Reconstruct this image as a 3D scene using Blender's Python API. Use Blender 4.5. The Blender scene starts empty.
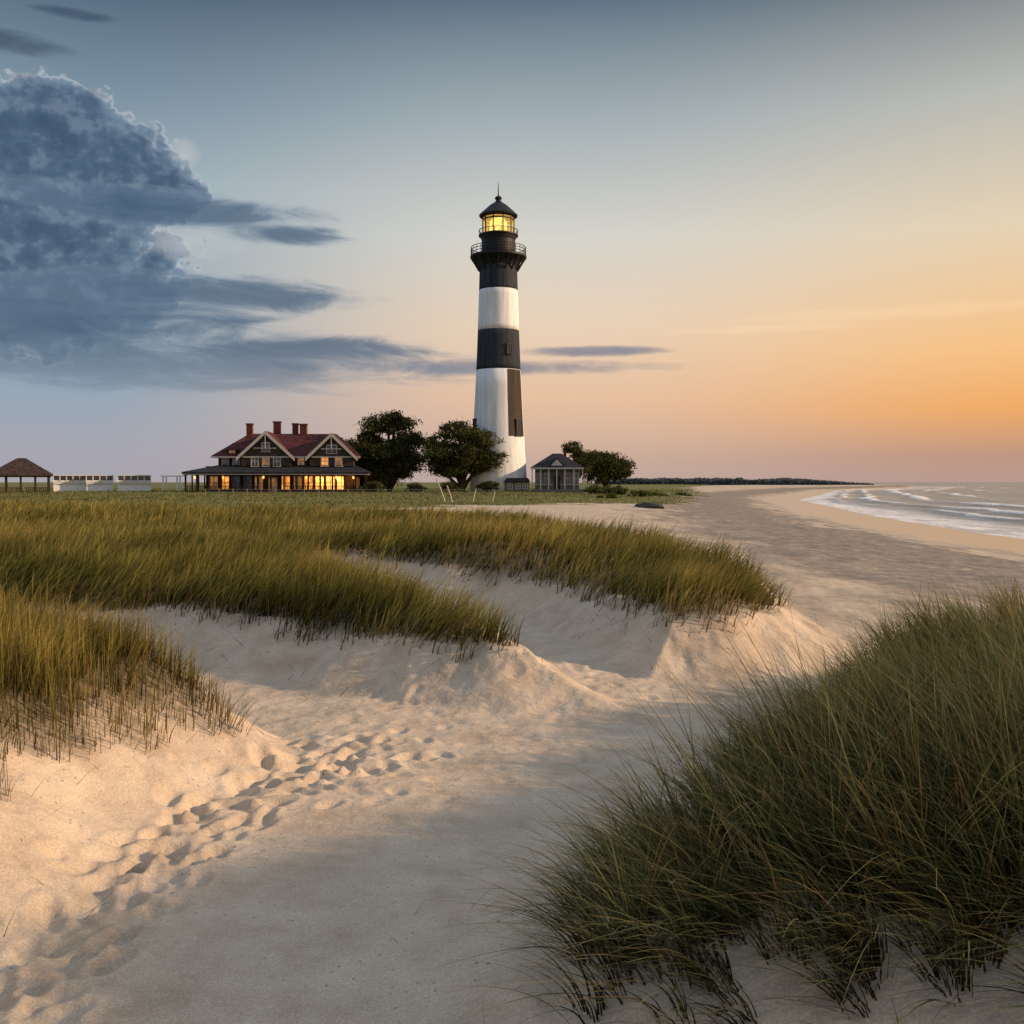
import bpy, math, random
import numpy as np
from mathutils import Vector
random.seed(7); rng=np.random.default_rng(7)
C=bpy.context.scene.collection
F=995.6; HZ=482.0; EYE=2.0
def R(a): return math.radians(a)
def lin(h):
    h=h.lstrip('#'); o=[]
    for i in (0,2,4):
        c=int(h[i:i+2],16)/255; o.append(c/12.92 if c<=.04045 else ((c+.055)/1.055)**2.4)
    return (*o,1)
# ------------------------------------------------------------ node helpers
class NT:
    def __init__(s,tree): s.t=tree; s.t.nodes.clear()
    def n(s,typ,**k):
        nd=s.t.nodes.new(typ)
        for a,b in k.items(): setattr(nd,a,b)
        return nd
    def l(s,a,b): s.t.links.new(a,b)
    def _in(s,sock,v):
        if isinstance(v,bpy.types.NodeSocket): s.l(v,sock)
        else: sock.default_value=v
    def m(s,op,a,b=None,c=None,clamp=False):
        nd=s.n('ShaderNodeMath',operation=op,use_clamp=clamp); s._in(nd.inputs[0],a)
        if b is not None: s._in(nd.inputs[1],b)
        if c is not None: s._in(nd.inputs[2],c)
        return nd.outputs[0]
    def mr(s,v,a,b,c=0.,d=1.,smooth=True):
        nd=s.n('ShaderNodeMapRange',interpolation_type='SMOOTHSTEP' if smooth else 'LINEAR')
        s._in(nd.inputs[0],v)
        for i,q in zip((1,2,3,4),(a,b,c,d)): nd.inputs[i].default_value=q
        return nd.outputs[0]
    def ramp(s,f,pts):
        nd=s.n('ShaderNodeValToRGB'); e=nd.color_ramp.elements
        while len(e)<len(pts): e.new(.5)
        for el,(p,c) in zip(e,pts): el.position=p; el.color=c
        s._in(nd.inputs[0],f); return nd.outputs[0]
    def mix(s,f,a,b,mode='MIX'):
        nd=s.n('ShaderNodeMix',data_type='RGBA',blend_type=mode); s._in(nd.inputs[0],f); s._in(nd.inputs[6],a); s._in(nd.inputs[7],b)
        return nd.outputs[2]
    def noise(s,vec,scale,detail=4,rough=.55,dist=0,dim='3D'):
        nd=s.n('ShaderNodeTexNoise',noise_dimensions=dim)
        if vec is not None: s.l(vec,nd.inputs['Vector'])
        nd.inputs['Scale'].default_value=scale; nd.inputs['Detail'].default_value=detail
        nd.inputs['Roughness'].default_value=rough; nd.inputs['Distortion'].default_value=dist
        return nd.outputs[0]
    def attr(s,name,out='Fac'):
        return s.n('ShaderNodeAttribute',attribute_name=name).outputs[out]
    def comb(s,x,y,z):
        nd=s.n('ShaderNodeCombineXYZ'); s._in(nd.inputs[0],x); s._in(nd.inputs[1],y); s._in(nd.inputs[2],z); return nd.outputs[0]
def newmat(name):
    m=bpy.data.materials.new(name); m.use_nodes=True; t=NT(m.node_tree)
    out=t.n('ShaderNodeOutputMaterial'); b=t.n('ShaderNodeBsdfPrincipled'); t.l(b.outputs[0],out.inputs[0])
    return m,t,b,out
def simple(name,col,rough=.7,var=.18,scale=3,bump=.1,metal=0,dark=None,spec=.4):
    m,t,b,out=newmat(name)
    pos=t.n('ShaderNodeNewGeometry').outputs['Position']
    n=t.noise(pos,scale,4,.65)
    c1=tuple(max(0,x*(1-var*1.6)) for x in col[:3])+(1,) if dark is None else dark
    c2=tuple(min(1,x*(1+var)) for x in col[:3])+(1,)
    t.l(t.ramp(n,[(.3,c1),(.62,c2)]),b.inputs['Base Color'])
    b.inputs['Roughness'].default_value=rough; b.inputs['Metallic'].default_value=metal
    b.inputs['Specular IOR Level'].default_value=spec
    return m
def emis(name,col,strength):
    m,t,b,out=newmat(name)
    pos=t.n('ShaderNodeNewGeometry').outputs['Position']
    n=t.noise(pos,1.3,3)
    b.inputs['Base Color'].default_value=(.03,.02,.015,1); b.inputs['Roughness'].default_value=.2
    t.l(t.mix(t.mr(n,.35,.65),tuple(x*.45 for x in col[:3])+(1,),col),b.inputs['Emission Color']); b.inputs['Emission Strength'].default_value=strength
    return m
# ------------------------------------------------------------ numpy noise
def vn(x,y,seed=0):
    xi=np.floor(x).astype(np.int64); yi=np.floor(y).astype(np.int64); fx=x-xi; fy=y-yi
    def h(a,b):
        n=(a*374761393+b*668265263+seed*974634777)&0xffffffff
        n=((n^(n>>13))*1274126177)&0xffffffff
        return ((n^(n>>16))&0xffff)/65535.
    u=fx*fx*fx*(fx*(fx*6-15)+10); v=fy*fy*fy*(fy*(fy*6-15)+10)
    a=h(xi,yi); b=h(xi+1,yi); c=h(xi,yi+1); d=h(xi+1,yi+1)
    return (a*(1-u)+b*u)*(1-v)+(c*(1-u)+d*u)*v
def fbm(x,y,o=4,seed=0):
    s=0;a=.5;t=0
    for i in range(o):
        s=s+a*vn(x*2**i+17.3*i,y*2**i-9.1*i,seed+i); t+=a; a*=.5
    return s/t-.5
def ss(a,b,x):
    t=np.clip((x-a)/(b-a),0,1); return t*t*(3-2*t)
def sdin(poly,x,y):     # positive inside
    P=np.array(poly,float); n=len(P); dm=np.full(x.shape,1e18); ins=np.zeros(x.shape,bool)
    for i in range(n):
        ax,ay=P[i]; bx,by=P[(i+1)%n]; ex,ey=bx-ax,by-ay
        t=np.clip(((x-ax)*ex+(y-ay)*ey)/(ex*ex+ey*ey),0,1)
        dm=np.minimum(dm,(x-ax-t*ex)**2+(y-ay-t*ey)**2)
        if by!=ay:
            c=((ay>y)!=(by>y))&(x<(bx-ax)*(y-ay)/(by-ay)+ax); ins^=c
    return np.where(ins,1,-1)*np.sqrt(dm)
# ------------------------------------------------------------ terrain
XS=np.array([(-50,29),(0,30),(30,31),(66,34),(100,39),(193,58),(387,128),(500,190),(600,250),(680,285),(760,240),(900,230),(1200,300),(20000,6000)],float)
def shore(y): return np.interp(y,XS[:,0],XS[:,1])
PA=[(-2.25,3.0),(-2.15,3.8),(-2.08,4.6),(-2.02,5.5),(-1.78,6.3),(-1.45,6.9),(-1.75,7.7),(-2.9,8.9),(-4.4,9.8),(-8,10.4),(-16,10.4),(-16,-3),(-3.3,-3),(-2.7,0),(-2.4,2)]
PB=[(1.35,8.35),(.5,8.4),(-.29,8.6),(-1.04,8.9),(-2.1,9.55),(-3.4,10.6),(-4.5,11.5),(-9,12.3),(-30,13),(-30,30),(-6,24),(-3.2,18.5),(-1.8,15.6),(-.85,13.6),(0,11.7),(.7,10.1)]
PC=[(3.8,11.5),(2.5,10.5),(1.35,10.2),(1.0,11.2),(.55,13.5),(-.3,15.5),(-1.2,16.4),(-3.2,17.8),(-8,19),(-30,22),(-80,25),(-90,85),(-60,76),(-34,67),(-10,49),(0,39),(3,29),(4.1,22),(4.8,17),(4.7,14)]
PD=[(-.45,3.3),(-.4,4.39),(.15,5.4),(.6,6.3),(1.2,7.5),(2.4,9.5),(4.3,11.6),(8,13),(15,13),(15,-1),(3,1),(1,1.8),(0,2.4)]
PL=[(-600,66),(-36,66),(-12,77),(0,90),(12,100),(20,110),(23,135),(38,210),(66,380),(120,600),(165,720),(150,5000),(-2500,5000)]
def dunes(x,y):
    n1=fbm(x*.9,y*.9,4,3); n2=fbm(x*.35,y*.35,3,11); n3=fbm(x*2.2,y*2.2,2,14)
    sc=n3*.16
    a=sdin(PA,x,y)+n1*.2+sc*.5; b=sdin(PB,x,y)+n1*.2+sc; c=sdin(PC,x,y)+n1*.45+n2*.5+sc; d=sdin(PD,x,y)+n1*.4
    return a,b,c,d,n1,n2
def face(q,w,s):
    return s*np.clip(q/w,0,1)**1.15+(1-s)*ss(w*.7,w*.7+2.,q)
def height(x,y,fine=True):
    xs=shore(y); q=xs-x
    t=np.clip(q/32,0,1); z=-1.5+1.5*(t*t*(3-2*t))
    z=np.where(q<0,-1.5+np.maximum(q*.05,-3),z)
    l=sdin(PL,x,y); z=z+.35*ss(0,30,l)
    a,b,c,d,n1,n2=dunes(x,y)
    z=z+face(a,1.05,.70)*(.96+.25*n2)
    z=z+face(b,.76,.66)*(.66+.30*n2)
    z=z+face(c,.82,.66)*(.66+.45*n2)*(1-.35*ss(18,60,y))*np.where(b>0,1-ss(0,1.2,b),1)
    z=z+ss(-.15,1.9,d)*(.54+.20*ss(1.2,4.5,x)*ss(2.5,5,y)+.3*n2)
    far=1-ss(60,120,y)
    z=z+(fbm(x*.5,y*.5,3,5)*.2)*far*ss(0,18,q)+fbm(x*.03,y*.03,3,8)*.3*ss(20,60,y)*ss(0,30,q)
    if fine:
        lump=fbm(x*6,y*6,4,21); tramp=ss(5.8,8,y)*far
        z=z+lump*(.006+.028*tramp)*ss(0,12,q)
        mx=np.maximum(np.maximum(a,b),np.maximum(c,d))
        edge=np.exp(-((mx-.45)/.35)**2)
        z=z+edge*fbm(x*4.5,y*4.5,5,33)*.075*far
    return z
def hz(x,y): return float(height(np.array([float(x)]),np.array([float(y)]),False)[0])
steps=[-5.]
while steps[-1]<2: steps.append(steps[-1]+.08)
while steps[-1]<16: steps.append(steps[-1]*1.0038)
while steps[-1]<120: steps.append(steps[-1]*1.009)
while steps[-1]<18000: steps.append(steps[-1]*1.03)
rows=np.array(steps); cols=np.linspace(-1,1,901); cw=.6*cols+.4*cols**3
Y=np.repeat(rows[:,None],len(cols),1); X=cw[None,:]*(1.15*np.maximum(rows,0)+6.5)[:,None]-.3
Z=height(X,Y)
def prints():
    L=[]
    path=[(-1.84,2.4),(-1.86,3.3),(-1.86,4.0),(-1.86,4.7),(-1.79,5.4),(-1.62,6.1),(-1.42,6.6),(-1.2,6.9),(-.98,6.85)]
    P=np.array(path); seg=np.r_[0,np.cumsum(np.hypot(*np.diff(P,axis=0).T))]
    for tr,(off,st,w) in enumerate([(-.1,.21,.06),(.1,.22,.06),(.0,.19,.1),(-.22,.2,.05),(.2,.24,.05),(.05,.21,.15),(-.14,.22,.13),(-.3,.27,.05)]):
        s=.1*tr; k=0
        while s<seg[-1]:
            x=np.interp(s,seg,P[:,0]); y=np.interp(s,seg,P[:,1])
            x2=np.interp(s+.1,seg,P[:,0]); y2=np.interp(s+.1,seg,P[:,1])
            hd=math.atan2(x2-x,(y2-y) or 1e-3) if s<seg[-1]-.12 else .9
            o=off+w*(1 if k%2 else -1)+random.gauss(0,.035)
            L.append((x+o*math.cos(hd),y-o*math.sin(hd)+random.gauss(0,.05),hd+random.gauss(0,.5),random.uniform(.022,.046)))
            s+=st+random.gauss(0,.04); k+=1
    for i in range(90): L.append((random.gauss(-1.25,.34),random.gauss(6.95,.4),random.uniform(0,6),random.uniform(.018,.034)))
    for i in range(16): L.append((random.gauss(-.5,.2),random.gauss(5.8,.22),random.uniform(0,6),random.uniform(.006,.014)))
    for i in range(260): L.append((random.uniform(-1.8,2.6),random.uniform(6.6,13),random.uniform(0,6),random.uniform(.008,.02)))
    return L
for (fx,fy,hd,dp) in prints():
    r0,r1=np.searchsorted(rows,[fy-.3,fy+.3]); sx=X[r0:r1]; sy=Y[r0:r1]
    dx=sx-fx; dy=sy-fy; al=dx*math.sin(hd)+dy*math.cos(hd); ac=dx*math.cos(hd)-dy*math.sin(hd)
    sz=.85+.3*((fx*37.7)%1)
    e=np.sqrt((al/(.085*sz))**2+(ac/(.05*sz))**2)
    Z[r0:r1]+=-dp*np.exp(-e**2.1)+.28*dp*np.exp(-((e-1.5)/.45)**2)
def grid_mesh(name,X,Y,Z,attrs):
    nr,nc=X.shape; me=bpy.data.meshes.new(name)
    me.vertices.add(nr*nc); me.vertices.foreach_set('co',np.stack([X,Y,Z],-1).astype(np.float32).ravel())
    i=np.arange(nr*nc).reshape(nr,nc); q=np.stack([i[:-1,:-1],i[:-1,1:],i[1:,1:],i[1:,:-1]],-1).reshape(-1,4).astype(np.int32)
    me.loops.add(q.size); me.loops.foreach_set('vertex_index',q.ravel())
    me.polygons.add(len(q)); me.polygons.foreach_set('loop_start',(np.arange(len(q))*4).astype(np.int32))
    me.polygons.foreach_set('use_smooth',np.ones(len(q),bool)); me.update(calc_edges=True)
    for k,v in attrs.items():
        at=me.attributes.new(k,'FLOAT','POINT'); at.data.foreach_set('value',v.astype(np.float32).ravel())
    o=bpy.data.objects.new(name,me); C.objects.link(o); return o
def gmask(x,y):
    a,b,c,d,_,_=dunes(x,y); tn=fbm(x*2.2,y*2.2,3,41)*.45
    return (a+tn-.56, b+tn*.7-.64-.55*ss(-.35,.5,x)*(1-ss(10.2,11.5,y)), c+tn*.8-.68-.35*ss(2.4,3.5,x)*(1-ss(12.5,14.5,y)),
            np.minimum(d+tn-.5,(y-3.2+.30*np.maximum(x-.8,0))*1.0+tn))
ga,gb,gc,gd=gmask(X,Y)
gr=np.maximum(ss(-.1,.5,np.maximum(np.maximum(ga,gb),gc)),ss(.1,.9,gd))
lawn=ss(-3,3,sdin(PL,X,Y)+fbm(X*.2,Y*.2,4,51)*14)
ground=grid_mesh('ground',X,Y,Z,{'shore':shore(Y)-X,'litter':gr,'lawn':lawn})
ground['kind']='structure'; ground['label']='pale sand beach with low dunes footprints and a lawn beyond'; ground['category']='ground'
m,t,b,out=newmat('sand')
pos=t.n('ShaderNodeNewGeometry').outputs['Position']; sh=t.attr('shore')
mid=t.noise(pos,2.5,4,.65); fine=t.noise(pos,90,2,.7)
sand=t.ramp(mid,[(.3,(.50,.395,.295,1)),(.5,(.61,.495,.38,1)),(.72,(.70,.585,.465,1))])
sand=t.mix(t.mr(fine,.35,.7),t.mix(1.,sand,(.78,.75,.72,1),'MULTIPLY'),sand)
st=t.n('ShaderNodeMapping'); t.l(pos,st.inputs[0]); st.inputs['Scale'].default_value=(1,.3,1)
sn=t.noise(st.outputs[0],.5,4,.7)
shw=t.m('ADD',sh,t.m('MULTIPLY',t.m('SUBTRACT',sn,.5),20.))
shell=t.m('MULTIPLY',t.mr(shw,10.5,14.),t.mr(shw,28.,21.))
dark=t.ramp(t.noise(pos,1.6,5,.75),[(.35,(.11,.095,.082,1)),(.52,(.20,.17,.145,1)),(.72,(.42,.36,.305,1))])
col=t.mix(t.m('MULTIPLY',shell,.86),sand,dark)
wet=t.mr(t.m('ADD',sh,t.m('MULTIPLY',t.m('SUBTRACT',sn,.5),6.)),12.5,9.)
col=t.mix(wet,col,(.38,.30,.23,1))
lc=t.ramp(t.noise(pos,.5,5,.7),[(.3,(.08,.09,.025,1)),(.5,(.13,.135,.038,1)),(.7,(.21,.185,.07,1))])
col=t.mix(t.attr('lawn'),col,lc)
lit=t.ramp(t.noise(pos,7,3,.7),[(.35,(.05,.04,.018,1)),(.65,(.16,.12,.06,1))])
col=t.mix(t.m('MULTIPLY',t.attr('litter'),.8),col,lit)
vo=t.n('ShaderNodeTexVoronoi',voronoi_dimensions='2D'); t.l(pos,vo.inputs['Vector']); vo.inputs['Scale'].default_value=9
sp=t.m('MULTIPLY',t.mr(vo.outputs['Distance'],.09,.04),t.mr(mid,.52,.6))
col=t.mix(t.m('MULTIPLY',sp,.6),col,(.10,.075,.05,1))
t.l(col,b.inputs['Base Color'])
t.l(t.mr(wet,0,1,.95,.25),b.inputs['Roughness']); t.l(t.mr(wet,0,1,.25,.7),b.inputs['Specular IOR Level'])
bp=t.n('ShaderNodeBump'); bp.inputs['Distance'].default_value=.012; bp.inputs['Strength'].default_value=.7
dry=t.m('SUBTRACT',1.,wet)
rip=t.n('ShaderNodeTexWave',wave_type='BANDS',bands_direction='Y'); t.l(pos,rip.inputs[0]); rip.inputs['Scale'].default_value=4; rip.inputs['Distortion'].default_value=9; rip.inputs['Detail'].default_value=2; rip.inputs['Detail Scale'].default_value=1.2
hh=t.m('ADD',t.m('MULTIPLY',fine,.2),t.m('ADD',t.m('MULTIPLY',t.noise(pos,14,4,.65),1.5),t.m('MULTIPLY',rip.outputs[1],.35)))
t.l(t.m('MULTIPLY',hh,dry),bp.inputs['Height']); t.l(bp.outputs[0],b.inputs['Normal'])
ground.data.materials.append(m)
# ------------------------------------------------------------ water
st_=[-20.]
while st_[-1]<20: st_.append(st_[-1]+1.)
while st_[-1]<400: st_.append(st_[-1]*1.006+.0)
while st_[-1]<20000: st_.append(st_[-1]*1.04)
wr=np.array(st_); wc=np.linspace(0,1,460)
XW=(shore(wr)-7)[:,None]+ (wc**2.6)[None,:]*(1.6*np.maximum(wr,0)+260)[:,None]; YW=np.repeat(wr[:,None],len(wc),1)
off=XW-shore(YW)
wob=fbm(YW*.02,off*.01,3,61)*9+fbm(YW*.12,off*.08,2,64)*1.6
def ridge(c,w,a): 
    s=off+wob-c; return a*np.exp(-(s/w)**2)*(.4+1.2*np.clip(fbm(YW*.03,YW*0+c,3,int(c)+70)+.5,0,1))
r1=ridge(5,1.1,.34)+ridge(11,1.4,.42)+ridge(21,1.8,.44)+ridge(34,2.0,.36)+ridge(52,2.6,.28)+ridge(76,3.2,.24)
ZW=-1.5+.035*np.exp(-((off)/4)**2)+r1+fbm(XW*.3,YW*.15,4,63)*.2*ss(3,20,off)
fo=ss(.25,.42,r1+fbm(XW*.8,YW*.3,4,77)*.2)
wash=ss(6.5,0,off+wob*.25)*ss(-7,-1,off+wob*.25)*(.5+1.3*np.clip(fbm(XW*.7,YW*.2,4,80)+.3,0,1))
water=grid_mesh('water',XW,YW,ZW,{'foam':np.clip(np.maximum(fo,wash*.9),0,1)})
water['kind']='structure'; water['label']='calm grey sea with small breaking waves along the beach'; water['category']='sea'
m,t,b,out=newmat('sea_water'); pos=t.n('ShaderNodeNewGeometry').outputs['Position']
mp=t.n('ShaderNodeMapping'); t.l(pos,mp.inputs[0]); mp.inputs['Scale'].default_value=(1,.35,1)
fn=t.noise(mp.outputs[0],1.8,4,.75); fm=t.m('MULTIPLY',t.attr('foam'),t.mr(fn,.28,.5))
wcol=t.ramp(t.noise(mp.outputs[0],.25,4,.65),[(.35,(.165,.155,.15,1)),(.5,(.26,.24,.225,1)),(.65,(.37,.34,.315,1))])
t.l(t.mix(fm,wcol,(.84,.80,.77,1)),b.inputs['Base Color']); t.l(t.mr(fm,0,1,.38,.9),b.inputs['Roughness']); b.inputs['Specular IOR Level'].default_value=.28
bp=t.n('ShaderNodeBump'); bp.inputs['Distance'].default_value=.3; bp.inputs['Strength'].default_value=.9
t.l(t.noise(mp.outputs[0],.7,4,.6),bp.inputs['Height']); t.l(bp.outputs[0],b.inputs['Normal'])
water.data.materials.append(m)
# ------------------------------------------------------------ grass
def foliage_mat(name,tr_f=.32):
    m=bpy.data.materials.new(name); m.use_nodes=True; t=NT(m.node_tree); out=t.n('ShaderNodeOutputMaterial')
    c=t.attr('tint','Color'); d=t.n('ShaderNodeBsdfDiffuse'); t.l(c,d.inputs[0]); tr=t.n('ShaderNodeBsdfTranslucent'); t.l(c,tr.inputs[0])
    mx=t.n('ShaderNodeMixShader'); mx.inputs[0].default_value=tr_f; t.l(d.outputs[0],mx.inputs[1]); t.l(tr.outputs[0],mx.inputs[2]); t.l(mx.outputs[0],out.inputs[0]); return m
gmat=foliage_mat('grass_blade',.3)
PAL={'mid':([0,.25,.65,1],[(.032,.020,.010),(.060,.056,.016),(.175,.17,.036),(.43,.35,.11)],(.31,.20,.08)),  # brown-to-straw blade, with golden lit tips and shaded base painted into the colour
 'near':([0,.25,.6,1],[(.036,.022,.011),(.038,.038,.016),(.080,.104,.038),(.30,.285,.14)],(.23,.145,.068)),  # dark green blade, base painted darker to stand for shade in the clumps
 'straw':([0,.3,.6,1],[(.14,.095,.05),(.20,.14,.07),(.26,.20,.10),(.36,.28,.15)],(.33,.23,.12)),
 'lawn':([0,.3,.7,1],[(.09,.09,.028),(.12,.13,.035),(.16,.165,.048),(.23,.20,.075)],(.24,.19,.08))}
def blades(name,x,y,z,L,W,phi,lean,curl,nseg,pal,label,cat='grass',straw_f=.22,rim=None):
    n=len(x); T=np.linspace(0,1,nseg+1)
    hx=np.cos(phi);hy=np.sin(phi)
    h=L[:,None]*(lean[:,None]*T+curl[:,None]*T**2.2); v=L[:,None]*(T*np.sqrt(np.clip(1-lean[:,None]**2,.1,1))-.45*curl[:,None]*T**2.4)
    px=x[:,None]+hx[:,None]*h; py=y[:,None]+hy[:,None]*h; pz=z[:,None]+v-.02
    wa=rng.uniform(0,6.283,n); wx=np.cos(wa)[:,None];wy=np.sin(wa)[:,None]
    w=W[:,None]*.5*(1-T**1.6*.94)
    co=np.empty((n,nseg+1,2,3),np.float32)
    co[:,:,0,0]=px-wx*w;co[:,:,0,1]=py-wy*w;co[:,:,0,2]=pz
    co[:,:,1,0]=px+wx*w;co[:,:,1,1]=py+wy*w;co[:,:,1,2]=pz
    me=bpy.data.meshes.new(name); nv=n*(nseg+1)*2; me.vertices.add(nv); me.vertices.foreach_set('co',co.ravel())
    base=(np.arange(n)*(nseg+1)*2)[:,None]+(np.arange(nseg)*2)[None,:]
    q=np.stack([base,base+1,base+3,base+2],-1).reshape(-1,4).astype(np.int32)
    me.loops.add(q.size); me.loops.foreach_set('vertex_index',q.ravel()); me.polygons.add(len(q)); me.polygons.foreach_set('loop_start',(np.arange(len(q))*4).astype(np.int32))
    me.polygons.foreach_set('use_smooth',np.ones(len(q),bool)); me.update(calc_edges=True)
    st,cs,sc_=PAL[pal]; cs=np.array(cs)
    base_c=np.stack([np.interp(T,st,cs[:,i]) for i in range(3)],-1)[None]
    if rim is not None:     # sparse dry blades at the foot of the clump edge
        base_c=base_c*(1-rim[:,None,None])+np.array([.19,.15,.065])[None,None]*(.6+.6*T)[None,:,None]*rim[:,None,None]
    r=rng.random(n); patch=fbm(x*.45,y*.45,3,131); patch2=fbm(x*1.6,y*1.6,3,133)
    bri=(1+patch*1.2+patch2*1.1)*rng.uniform(.6,1.35,n)
    sf=np.clip((r>1-straw_f-.25*patch)*rng.uniform(.4,.95,n),0,1)[:,None,None]
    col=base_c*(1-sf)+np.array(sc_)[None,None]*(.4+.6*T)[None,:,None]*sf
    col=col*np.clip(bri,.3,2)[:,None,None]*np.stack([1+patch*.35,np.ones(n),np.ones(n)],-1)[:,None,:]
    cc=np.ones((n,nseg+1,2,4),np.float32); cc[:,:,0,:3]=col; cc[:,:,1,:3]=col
    A=me.attributes.new('tint','FLOAT_COLOR','POINT'); A.data.foreach_set('color',np.clip(cc,0,1).ravel())
    me.materials.append(gmat); o=bpy.data.objects.new(name,me); C.objects.link(o)
    o['kind']='stuff'; o['label']=label; o['category']=cat; return o
def place(N,y0,y1,t0,t1,idx,Lm,wk,nseg,name,label,clumpiness=.5,wmin=.0035,thr=0,leanb=(-.25,.05)):
    y=y0*(y1/y0)**rng.random(N); x=rng.uniform(t0,t1,N)*y
    g=gmask(x,y)[idx]; 
    cl=fbm(x*2.4,y*2.4,3,91)+.5
    dens=np.where(g>.45,1,.4+g)*(np.clip(cl*1.8-.2,0,1)*clumpiness+(1-clumpiness))
    k=(g>thr)&(rng.random(N)<dens); x,y,g,cl=x[k],y[k],g[k],cl[k]
    z=height(x,y,False); n=len(x)
    L=Lm*(.45+.75*cl+rng.normal(0,.16,n))*(.68+.32*ss(0,.6,g)); L=np.clip(L,.08,1.3)
    W=np.maximum(wmin,wk*y)*rng.uniform(.7,1.3,n)
    ph=6.283*vn(x*1.3,y*1.3,7)+rng.normal(0,.7,n)
    lx=np.cos(ph)*.24+leanb[0]; ly=np.sin(ph)*.24+leanb[1]
    phi=np.arctan2(ly,lx); lm=np.hypot(lx,ly)
    lean=np.clip(lm*rng.uniform(.4,1.3,n),0,.75); curl=np.abs(rng.normal(.26,.2,n))
    print(name,n)
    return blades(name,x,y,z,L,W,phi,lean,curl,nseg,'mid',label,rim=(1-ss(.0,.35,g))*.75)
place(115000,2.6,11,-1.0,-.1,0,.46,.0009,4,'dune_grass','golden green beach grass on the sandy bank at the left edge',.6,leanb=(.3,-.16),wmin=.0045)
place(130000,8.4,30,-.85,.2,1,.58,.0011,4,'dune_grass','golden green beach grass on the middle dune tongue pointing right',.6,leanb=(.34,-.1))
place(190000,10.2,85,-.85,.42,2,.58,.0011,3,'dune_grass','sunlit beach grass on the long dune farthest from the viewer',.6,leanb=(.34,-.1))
def near():
    Nc=3300; yc=2.4*(13/2.4)**rng.random(Nc); xc=rng.uniform(-.15,1.05,Nc)*yc
    xc=np.concatenate([xc,rng.uniform(-.4,1.6,220),rng.uniform(.6,4.5,460)]); yc=np.concatenate([yc,rng.uniform(3.2,6.4,220),rng.uniform(2.6,4.6,460)])
    g=gmask(xc,yc)[3]; k=(g>-.05)&(rng.random(len(xc))<np.clip(.10+g*.8,0,.85)); xc,yc,g=xc[k],yc[k],g[k]
    nb=rng.integers(18,44,len(xc)); idx=np.repeat(np.arange(len(xc)),nb); n=len(idx)
    rr=.05*np.sqrt(rng.random(n)); th=rng.uniform(0,6.283,n)
    x=xc[idx]+rr*np.cos(th)*1.3; y=yc[idx]+rr*np.sin(th)*1.3; z=height(x,y,False)
    cs=rng.uniform(.6,1.3,len(xc)); closer=ss(6.2,3.8,yc)
    L=(.50+.30*closer[idx])*cs[idx]*rng.uniform(.4,1.15,n)*(.5+.5*ss(0,1.0,g))[idx]
    cd=rng.normal(0,.12,(len(xc),2)); edge=(1-ss(0,.7,g))[idx]
    wind=(-.16-.10*ss(1,3,xc))[idx]
    lx=np.cos(th)*.20+cd[idx,0]+wind-.34*edge; ly=np.sin(th)*.20+cd[idx,1]-.02-.25*edge
    phi=np.arctan2(ly,lx); lean=np.clip(np.hypot(lx,ly)*rng.uniform(.5,1.25,n),0,.88); curl=np.abs(rng.normal(.26,.22,n))+.35*edge
    W=np.maximum(.0068,.0012*y)*rng.uniform(.5,1.5,n)
    print('near',n)
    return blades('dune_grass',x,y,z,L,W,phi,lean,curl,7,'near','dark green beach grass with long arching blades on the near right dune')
near()
def lawn_blades():
    N=60000; y=67*(260/67)**rng.random(N); x=rng.uniform(-.62,.3,N)*y
    l=sdin(PL,x,y)+fbm(x*.2,y*.2,4,51)*14; k=(l>0)&(rng.random(N)<np.clip(fbm(x*.25,y*.25,3,5)+.75,0.1,1)); x,y=x[k],y[k]; n=len(x)
    blades('meadow_grass',x,y,height(x,y,False),rng.uniform(.08,.28,n),.0009*y,rng.uniform(0,6.28,n),rng.uniform(0,.4,n),rng.uniform(0,.3,n),2,'lawn','short green meadow grass on the flat lawn around the buildings')
lawn_blades()
def straw():
    N=4600; x=rng.uniform(-4.4,3.6,N); y=rng.uniform(2.4,13,N); g=np.maximum.reduce(gmask(x,y)); k=(g>-.8)&(g<.1)&(rng.random(N)<np.exp(g*3.2)); x,y=x[k],y[k]; n=len(x)
    blades('beach_straw',x,y,height(x,y,False)+.02,rng.uniform(.05,.26,n),np.maximum(.0035,.0007*y),rng.uniform(0,6.28,n),rng.uniform(.6,.98,n),rng.uniform(0,.3,n),3,'straw','dry straw and sparse sprigs lying on the bare dune slopes',straw_f=.3)
straw()
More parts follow.
